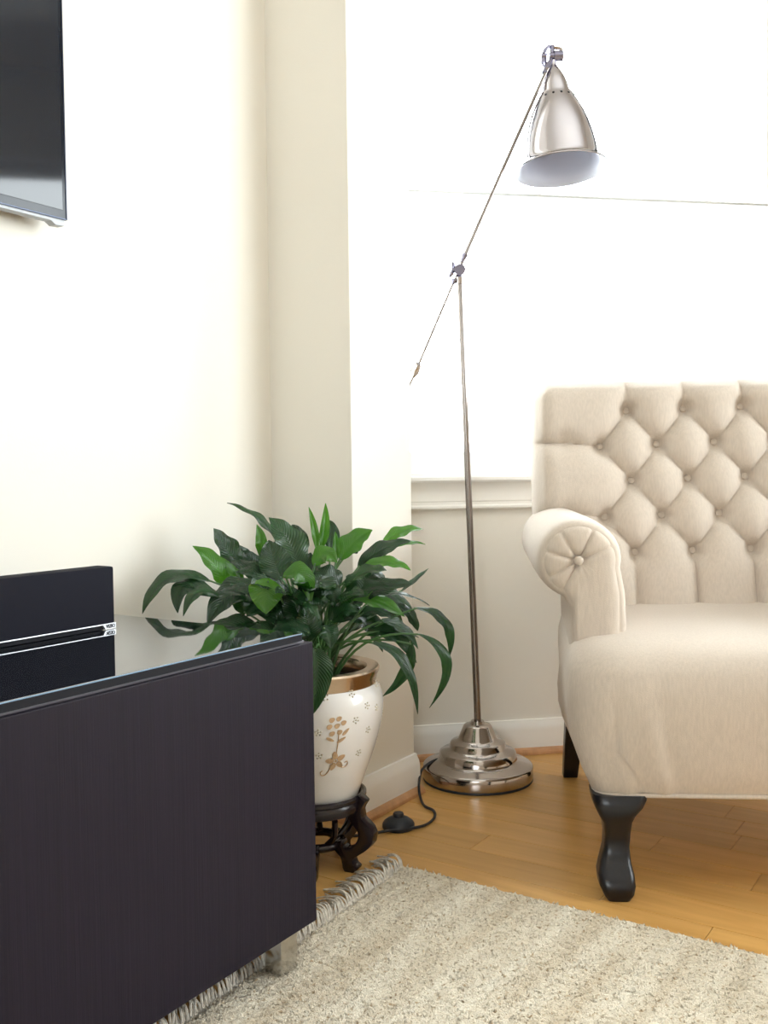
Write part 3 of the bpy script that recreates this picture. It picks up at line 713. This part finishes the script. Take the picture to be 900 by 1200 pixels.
wing(hg - RH * .021, A([0, 0, 1.]) + RH * .22, -RH, 1.25, 'wing_nut', hinge)
MB().tube([hg + axis * .022 + RH * .002, hg + axis * .020 + RH * .020, hg + axis * .014 + RH * .026], .0045, 8).build('stop_pin', 'nickel', hinge)
# cord and foot switch
swp = at_z(467, 970, 0) - LB
cord_pts = [(.085, .118, .05)]
cp = [at_z(x, y, .004) - LB for x, y in ((530, 888),)]
pix = [(536, 887, .046), (520, 888, .046), (505, 893, .045), (494, 903, .042), (491, 918, .030), (492, 932, .010), (497, 944, .005), (508, 950, .004), (509, 958, .004), (500, 966, .004), (486, 970, .006), (470, 972, .008), (452, 974, .006), (436, 977, .004), (415, 979, .004), (397, 977, .004), (380, 972, .004), (368, 966, .004)]
CP = [at_z(x, y, z) - LB for x, y, z in pix]
def outside(p, r=.1435):
    h = math.hypot(p[0], p[1])
    return p
CP2 = []
for p in CP:
    p = p.copy()
    if p[2] < .04:
        h = math.hypot(p[0], p[1])
        if h < .146: p[:2] *= .146 / h
    CP2.append(p)
cord = MB().tube(catmull(CP2, 7), .0032, 8).build('power_cord', 'black_rubber', lamp)
sw = MB().lathe([(0, .0), (.034, .0), (.0355, .002), (.0355, .009), (.033, .014), (.024, .021), (.014, .0255), (0, .0265)], swp, 40).build('foot_switch', 'black_rubber', lamp, angle=50)
MB().lathe([(0, .022), (.0115, .022), (.0120, .031), (.0105, .034), (0, .0345)], swp, 24).build('switch_button', 'black_rubber', sw, angle=50)

# ------------------------------------------------------------------ tufted armchair
CO = A([-.363, 1.911, 0.0]); CRZ = math.radians(28.77)
ch = thing('armchair', 'beige linen armchair with button tufted back and rolled arms', 'armchair', CO, CRZ)
def rrect(hw, y0, y1, r, n=10):
    """rounded rectangle ring, counter-clockwise, subdivided sides"""
    pts = []
    for cx, cy, a0 in ((hw - r, y1 - r, 0), (-hw + r, y1 - r, PI / 2), (-hw + r, y0 + r, PI), (hw - r, y0 + r, 3 * PI / 2)):
        for k in range(n):
            a = a0 + PI / 2 * k / (n - 1); pts.append((cx + r * math.cos(a), cy + r * math.sin(a)))
    out = []
    for i in range(len(pts)):
        p, q = A(pts[i]), A(pts[(i + 1) % len(pts)]); L = np.linalg.norm(q - p); m = max(1, int(round(L / .03))) if L > .05 else 1
        for s in range(m): out.append(p + (q - p) * s / m)
    return out
def seat_ring(z, hw, y0, y1, r, N=200):
    P = rrect(hw, y0, y1, r); P = P + [P[0]]
    d = np.cumsum([0] + [np.linalg.norm(P[i + 1] - P[i]) for i in range(len(P) - 1)])
    t = np.linspace(0, d[-1], N, endpoint=False); P = A(P)
    return [(np.interp(s, d, P[:, 0]), np.interp(s, d, P[:, 1]), z) for s in t]
spec = [(.186, .356, -.045, .58, .032), (.192, .364, -.050, .58, .036), (.225, .380, -.060, .585, .05), (.27, .396, -.067, .59, .07), (.32, .406, -.075, .59, .075), (.37, .409, -.078, .59, .08), (.41, .408, -.074, .59, .085), (.435, .402, -.062, .585, .09),
        (.452, .388, -.040, .58, .095), (.463, .365, -.008, .60, .10), (.470, .32, .04, .60, .10), (.475, .25, .11, .60, .10), (.478, .15, .2, .60, .08), (.479, .05, .28, .60, .04)]
rings = []
for z, hw, y0, y1, r in spec:
    ring = []
    for x, y, zz in seat_ring(z, hw, y0, y1, r):
        # pulled folds of cloth on the front face and the corner pleats
        if y < .05 and z < .44:
            k = max(0, 1 - abs(z - .25) / .16)
            for fx, w_, amp in ((-.325, .006, .013), (-.305, .012, -.009), (-.275, .010, .008), (-.235, .014, -.008), (-.21, .012, .006), (.325, .006, .010), (.30, .012, -.006), (.24, .014, -.005)):
                y += amp * k * math.exp(-((x - fx + .25 * (z - .19)) / w_) ** 2 if abs(fx) < .3 else -((x - fx) / w_) ** 2)
        x *= 1 + min(1, max(0, y / .58)) * (-.005 - .095 * min(1, max(0, (z - .20) / .12)))
        ring.append((x, y, zz))
    rings.append(ring)
MB().rings(rings).build('seat', 'linen', ch, angle=80)
wr = seat_ring(.1865, .359, -.049, .58, .034, 160)
MB().tube([(x * (1 - .005 * min(1, max(0, y / .58))), y, z) for x, y, z in wr], .0042, 8, closed=True).build('welt_piping', 'linen', ch)

# arms: profile in the x-z plane swept backwards
ARM_C = A([-.377, .608])
def arm_outline(scale_r, shrink):
    """outline of the rolled arm seen from the front (left arm)"""
    r = .079 * scale_r
    pts = [(-.250 - shrink, .36)]
    right = [(-.284 + shrink * -1.0, .36), (-.286 - shrink, .44), (-.286 - shrink, .52), (-.288 - shrink, .57)]
    right = [(-.288 - shrink, .36), (-.287 - shrink, .42), (-.286 - shrink, .48), (-.286 - shrink, .54)]
    out = [A(p) for p in right]
    for a in np.linspace(math.radians(-12), math.radians(248), 34):
        out.append(ARM_C + r * A([math.cos(a) * (1.08 if math.cos(a) > 0 else 1.0), math.sin(a)]))
    left = [(-.397 + shrink, .515), (-.398 + shrink, .45), (-.398 + shrink, .38), (-.394 + shrink, .25)]
    out += [A(p) for p in left]
    return out
def make_arm(sg):
    R = []
    for v, sr, sh in ((.0615, .84, .012), (.067, .92, .005), (.077, .97, .002), (.090, 1.0, 0), (.16, 1.02, 0), (.28, 1.02, 0), (.40, 1.0, 0), (.56, .98, 0)):
        lift = (v - .06) * .02
        R.append([(sg * x * (1 - .10 * min(1, v / .58) * min(1, max(0, (.56 - z) / .05))), v, z + lift * (1 if z > .5 else 0)) for x, z in arm_outline(sr, sh)])
    a = MB().rings(R).build('arm', 'linen', ch, angle=70)
    # pleated front panel
    out = arm_outline(.84, .012); C0 = ARM_C.copy(); n = 150; m = 14
    # resample outline by angle around the button
    O2 = out + [out[0]]
    P = []
    for i in range(len(O2) - 1):
        for s in np.linspace(0, 1, 14, endpoint=False): P.append(O2[i] + (O2[i + 1] - O2[i]) * s)
    P = A(P); ang = np.arctan2(P[:, 1] - C0[1], P[:, 0] - C0[0]); rad = np.hypot(P[:, 0] - C0[0], P[:, 1] - C0[1])
    od = np.argsort(ang); ang = ang[od]; rad = rad[od]
    ang = np.concatenate([ang - 2 * PI, ang, ang + 2 * PI]); rad = np.concatenate([rad, rad, rad])
    cre = [math.radians(q) for q in (23, 65, 121, 164, 210, 242)]
    V = []; Fq = []
    V.append((sg * C0[0], .052, C0[1]))
    for i in range(1, m + 1):
        q = i / m
        for j in range(n):
            t = -PI + 2 * PI * j / n
            R0 = float(np.interp(t, ang, rad)); r = R0 * q
            x, z = C0[0] + r * math.cos(t), C0[1] + r * math.sin(t)
            puff = .009 * math.sqrt(max(0, 1 - q ** 3)) + .006 * (1 - q ** 8)
            puff *= min(1.0, .25 + r / .028)
            for c in cre:
                da = abs((t - c + PI) % (2 * PI) - PI); dist = abs(math.sin(min(da, PI / 2))) * r
                if da < PI / 2 and r < .075: puff -= .009 * math.exp(-dist / .0032) * (1 - .35 * q)
            V.append((sg * x, .0625 - puff, z))
    for j in range(n): Fq.append((0, 1 + j, 1 + (j + 1) % n))
    for i in range(m - 1):
        for j in range(n): Fq.append((1 + i * n + j, 1 + (i + 1) * n + j, 1 + (i + 1) * n + (j + 1) % n, 1 + i * n + (j + 1) % n))
    fp = clean(mk('arm_front_panel', V, Fq, 'linen', a), 100)
    Mx = A([[1, 0, 0], [0, 0, -1.], [0, 1, 0]])
    MB().lathe([(0, -.004), (.0085, -.003), (.0088, .002), (.007, .0050), (.003, .0064), (0, .0066)], (sg * C0[0], .052, C0[1]), 20, Mx).build('button', 'linen', fp)
make_arm(1); make_arm(-1)

# tufted back
BHW = .427; ZB, ZT = .40, 1.0
def back_taper(z): return 1 - .16 * min(1, max(0, (.66 - z) / .14))
def back_v(z): return .415 + .28 * (z - .45)
BX, BZ = .132, .0835
rowsz = [.928 - k * BZ for k in range(5)]
rows = []
for k, z in enumerate(rowsz):
    n_ = 4 if k % 2 == 0 else 5
    sq = 1 - .022 * k
    rows.append([A([(i - (n_ - 1) / 2) * BX * (1.02 if k < 2 else 1.0) , z + .026 * (i - (n_ - 1) / 2) * BX]) for i in range(n_)])
segs = []
for k in range(4):
    for p in rows[k]:
        for q in rows[k + 1]:
            if abs(abs(p[0] - q[0]) - BX / 2) < .02: segs.append((p, q))
for p in rows[0]: segs.append((p, p + A([.002, .12])))
for p in rows[4]: segs.append((p, p + A([.0, -.25])))
for k in (1, 3):
    segs.append((rows[k][0], rows[k][0] + A([-.09, .010]))); segs.append((rows[k][0] + A([-.09, .010]), rows[k][0] + A([-.25, .006])))
    segs.append((rows[k][-1], rows[k][-1] + A([.25, .004])))
nu, nz = 230, 170
us = np.linspace(-BHW, BHW, nu); zs = np.linspace(ZB, ZT, nz)
Ug, Zg = np.meshgrid(us, zs)
prod = np.ones(Ug.shape); dmin = np.full(Ug.shape, 9.0)
for p, q in segs:
    d = q - p; L2 = d @ d
    t = np.clip(((Ug - p[0]) * d[0] + (Zg - p[1]) * d[1]) / L2, 0, 1)
    dd_ = np.hypot(Ug - p[0] - t * d[0], Zg - p[1] - t * d[1])
    dmin = np.minimum(dmin, dd_); prod *= 1 - .92 * np.exp(-(dd_ / .020) ** 1.15)
bmin = np.full(Ug.shape, 9.0)
for r in rows:
    for p in r: bmin = np.minimum(bmin, np.hypot(Ug - p[0], Zg - p[1]))
puff = .034 * prod ** .8 + .004 * (1 - np.exp(-dmin / .003))
puff -= .026 * np.exp(-(bmin / .017) ** 2)
# no crease sharper than cloth can make near the rim
ed = np.minimum(np.minimum(BHW - np.abs(Ug), ZT - Zg), .055)
rim = .050 * np.sqrt(np.maximum(0, 1 - (1 - ed / .055) ** 2))
Vb = []
rc = .05
for i in range(nz):
    for j in range(nu):
        x, z = Ug[i, j], Zg[i, j]
        cx, cz = BHW - rc, ZT - rc
        if abs(x) > cx and z > cz:
            dx, dz = abs(x) - cx, z - cz; m_ = max(dx, dz); h = math.hypot(dx, dz)
            if h > 0: dx, dz = dx * m_ / h, dz * m_ / h
            x2 = math.copysign(cx + dx, x); z2 = cz + dz
        else: x2, z2 = x, z
        if abs(x2) > .30: x2 = math.copysign(.30 + (abs(x2) - .30) * (1 - .5 * (1 - back_taper(z2)) / .16), x2)
        Vb.append((x2, back_v(z2) - puff[i, j] * min(1, ed[i, j] / .03 + .25) - rim[i, j] + .055, z2))
nF = len(Vb)
Fb = []
for i in range(nz - 1):
    for j in range(nu - 1): Fb.append((i * nu + j, i * nu + j + 1, (i + 1) * nu + j + 1, (i + 1) * nu + j))
# border loop -> swept back to a rounded rear
loop = [j for j in range(nu)] + [i * nu + nu - 1 for i in range(1, nz)] + [(nz - 1) * nu + j for j in range(nu - 2, -1, -1)] + [i * nu for i in range(nz - 2, 0, -1)]
prev = loop
for dv, sh in ((.03, 0.0), (.07, .0), (.10, .012), (.112, .03)):
    cur = []
    for a in loop:
        x, y, z = Vb[a]; cx, cz = 0.0, .70
        x2 = x - math.copysign(sh, x); z2 = z - (sh if z > cz else -sh * 0)
        cur.append(len(Vb)); Vb.append((x2, back_v(z) + .045 + dv, z2))
    for k in range(len(loop)): Fb.append((prev[k], cur[k], cur[(k + 1) % len(loop)], prev[(k + 1) % len(loop)]))
    prev = cur
Fb.append(tuple(prev))
back = clean(mk('backrest', Vb, Fb, 'linen', ch), 75)
for r in rows:
    for p in r:
        v = back_v(p[1]) - (-.020) - .050 + .055
        nrm = A([0, -1, .28]); nrm /= np.linalg.norm(nrm); e1_ = A([1., 0, 0]); e2_ = np.cross(nrm, e1_)
        MB().lathe([(0, -.004), (.0085, -.003), (.0092, .001), (.0075, .0045), (.0035, .0062), (0, .0066)], (p[0], v + .0005, p[1]), 18, np.stack([e1_, e2_, nrm], axis=1)).build('button', 'linen', back)

# legs
def cab_leg(sx):
    # z, x-offset, y-offset, half width, half depth
    stn = [(.187, .006, .003, .050, .040), (.178, .006, .0, .049, .042), (.165, .004, -.003, .044, .042), (.150, .001, -.006, .034, .036), (.135, .002, -.006, .0265, .030), (.11, .003, -.002, .0235, .025), (.085, .002, .001, .0235, .0225), (.062, -.002, -.012, .028, .024),
           (.045, -.003, -.024, .0325, .029), (.028, -.002, -.032, .0325, .031), (.012, .0, -.034, .0275, .028), (.003, .0, -.034, .022, .024), (.0, .0, -.034, .020, .022)]
    c = (-.322, -.020); R = []
    for z, ox, oy, hw, hd in stn:
        ring = []
        for a in np.linspace(0, 2 * PI, 32, endpoint=False):
            ca, sa = math.cos(a), math.sin(a); p = 6.0
            k = (abs(ca) ** p + abs(sa) ** p) ** (-1 / p)
            ring.append((-sx * (c[0] + ox + hw * k * ca), c[1] + oy + hd * k * sa, z))
        R.append(ring)
    MB().rings(R).build('front_leg', 'espresso_wood', ch, angle=50)
cab_leg(-1); cab_leg(1)
for sx in (-1, 1):
    x = sx * .330
    R = [[(x + a * s, y0 + b * s, z) for a, b in ((-1, -1), (1, -1), (1, 1), (-1, 1))] for z, y0, s in ((.189, .55, .022), (.10, .60, .021), (.0, .665, .018))]
    MB().rings(R).build('rear_leg', 'espresso_wood', ch, smooth=False, bevel=.003)

# ------------------------------------------------------------------ rug
rug = thing('wool_rug', 'ivory wool pile rug with brown flecks and fringed edge', 'rug', (0, 1.0, 0))
XL = lambda y: -1.012 + (1.60 - y) * .045 if y > .3 else -.953
nx, ny = 300, 330
xs = np.linspace(0, 1, nx); ys = np.concatenate([np.linspace(-1.2, .75, 80, endpoint=False), np.linspace(.75, 1.603, 250)])
V = []; Fr = []
xs = xs ** 1.25
for i, y in enumerate(ys):
    xl = XL(y)
    for j, s in enumerate(xs):
        x = xl + s * (1.35 - xl)
        edge = min(1.0, (1.603 - y) / .008, (s * 2.3) / .010)
        zz = .003 + .0095 * max(0, edge) ** .5 + (rng.random() - .5) * .0042 * max(0, edge)
        jx = (rng.random() - .5) * .004; jy = (rng.random() - .5) * .004
        if i == len(ys) - 1: jy *= 1.6
        V.append((x + jx, y + jy - 1.0, zz))
for i in range(ny - 1):
    for j in range(nx - 1): Fr.append((i * nx + j, i * nx + j + 1, (i + 1) * nx + j + 1, (i + 1) * nx + j))
nb = len(V)
mk('pile', V, Fr, 'rug_wool', rug)
yb = ys; mb = MB()
mb.add([(XL(-1.2), -2.2, .0), (1.35, -2.2, .0), (1.35, .602, .0), (XL(1.6), .602, .0), (XL(-1.2), -2.2, .006), (1.35, -2.2, .006), (1.35, .602, .006), (XL(1.6), .602, .006)],
       [(0, 3, 2, 1), (4, 5, 6, 7), (0, 1, 5, 4), (1, 2, 6, 5), (2, 3, 7, 6), (3, 0, 4, 7)]).build('backing', 'fringe_yarn', rug, smooth=False)
# selvedge: flat woven strip before the fringe
mb = MB(); yy = np.linspace(.0, 1.60, 60)
mb.rings([[(XL(y) - .010, y - 1, .001), (XL(y) + .004, y - 1, .001), (XL(y) + .004, y - 1, .008), (XL(y) - .006, y - 1, .007), (XL(y) - .010, y - 1, .005)] for y in yy]).build('selvedge', 'fringe_yarn', rug)
# tassels
lib = []
for k in range(10):
    mb = MB()
    for q in range(3):
        L = rng.uniform(.058, .088); sw_ = rng.uniform(-.014, .014); b0 = (q - 1) * .0034; hp = rng.uniform(.006, .022)
        pts = catmull([(.004, b0, .004), (-.008, b0 + sw_ * .15, .003 + hp), (-L * .55, b0 + sw_ * .5, .004 + hp * .7), (-L, b0 + sw_ * 1.2, .003)], 4)
        mb.tube(pts, list(np.linspace(.0023, .0016, len(pts))), 5)
    o = mb.build('fringe_tassel', 'fringe_yarn', rug); lib.append(o.data); bpy.data.objects.remove(o)
y = 1.597; k = 0
while y > .62:
    o = bpy.data.objects.new('fringe_tassel', lib[k % 10]); COL.objects.link(o); o.parent = rug
    o.location = (XL(y) - .008, y - 1.0, 0); o.rotation_euler = (0, 0, rng.uniform(-.32, .32) - .55)
    y -= .0115 + rng.random() * .003; k += 1

# short wool tufts standing on the pile (nobody could count them)
N = 36000
yy = rng.uniform(.72, 1.600, N); ss = rng.random(N) ** 1.15
xl = np.array([XL(v) for v in yy]); xx = xl + .004 + ss * (.75 - xl)
TV_ = np.zeros((N, 4, 3)); r0 = rng.uniform(.0022, .0040, N); a0 = rng.uniform(0, 2 * PI, N)
for q in range(3):
    TV_[:, q, 0] = xx + r0 * np.cos(a0 + q * 2 * PI / 3); TV_[:, q, 1] = yy - 1.0 + r0 * np.sin(a0 + q * 2 * PI / 3); TV_[:, q, 2] = .0105
TV_[:, 3, 0] = xx + rng.uniform(-.005, .005, N); TV_[:, 3, 1] = yy - 1.0 + rng.uniform(-.006, .006, N) * .9; TV_[:, 3, 2] = rng.uniform(.0125, .0165, N)
idx = np.arange(N)[:, None] * 4
TF = np.concatenate([idx + A([[0, 1, 3]]), idx + A([[1, 2, 3]]), idx + A([[2, 0, 3]])])
tf = mk('wool_tufts', TV_.reshape(-1, 3), TF, 'rug_wool', rug); tf['kind'] = 'stuff'
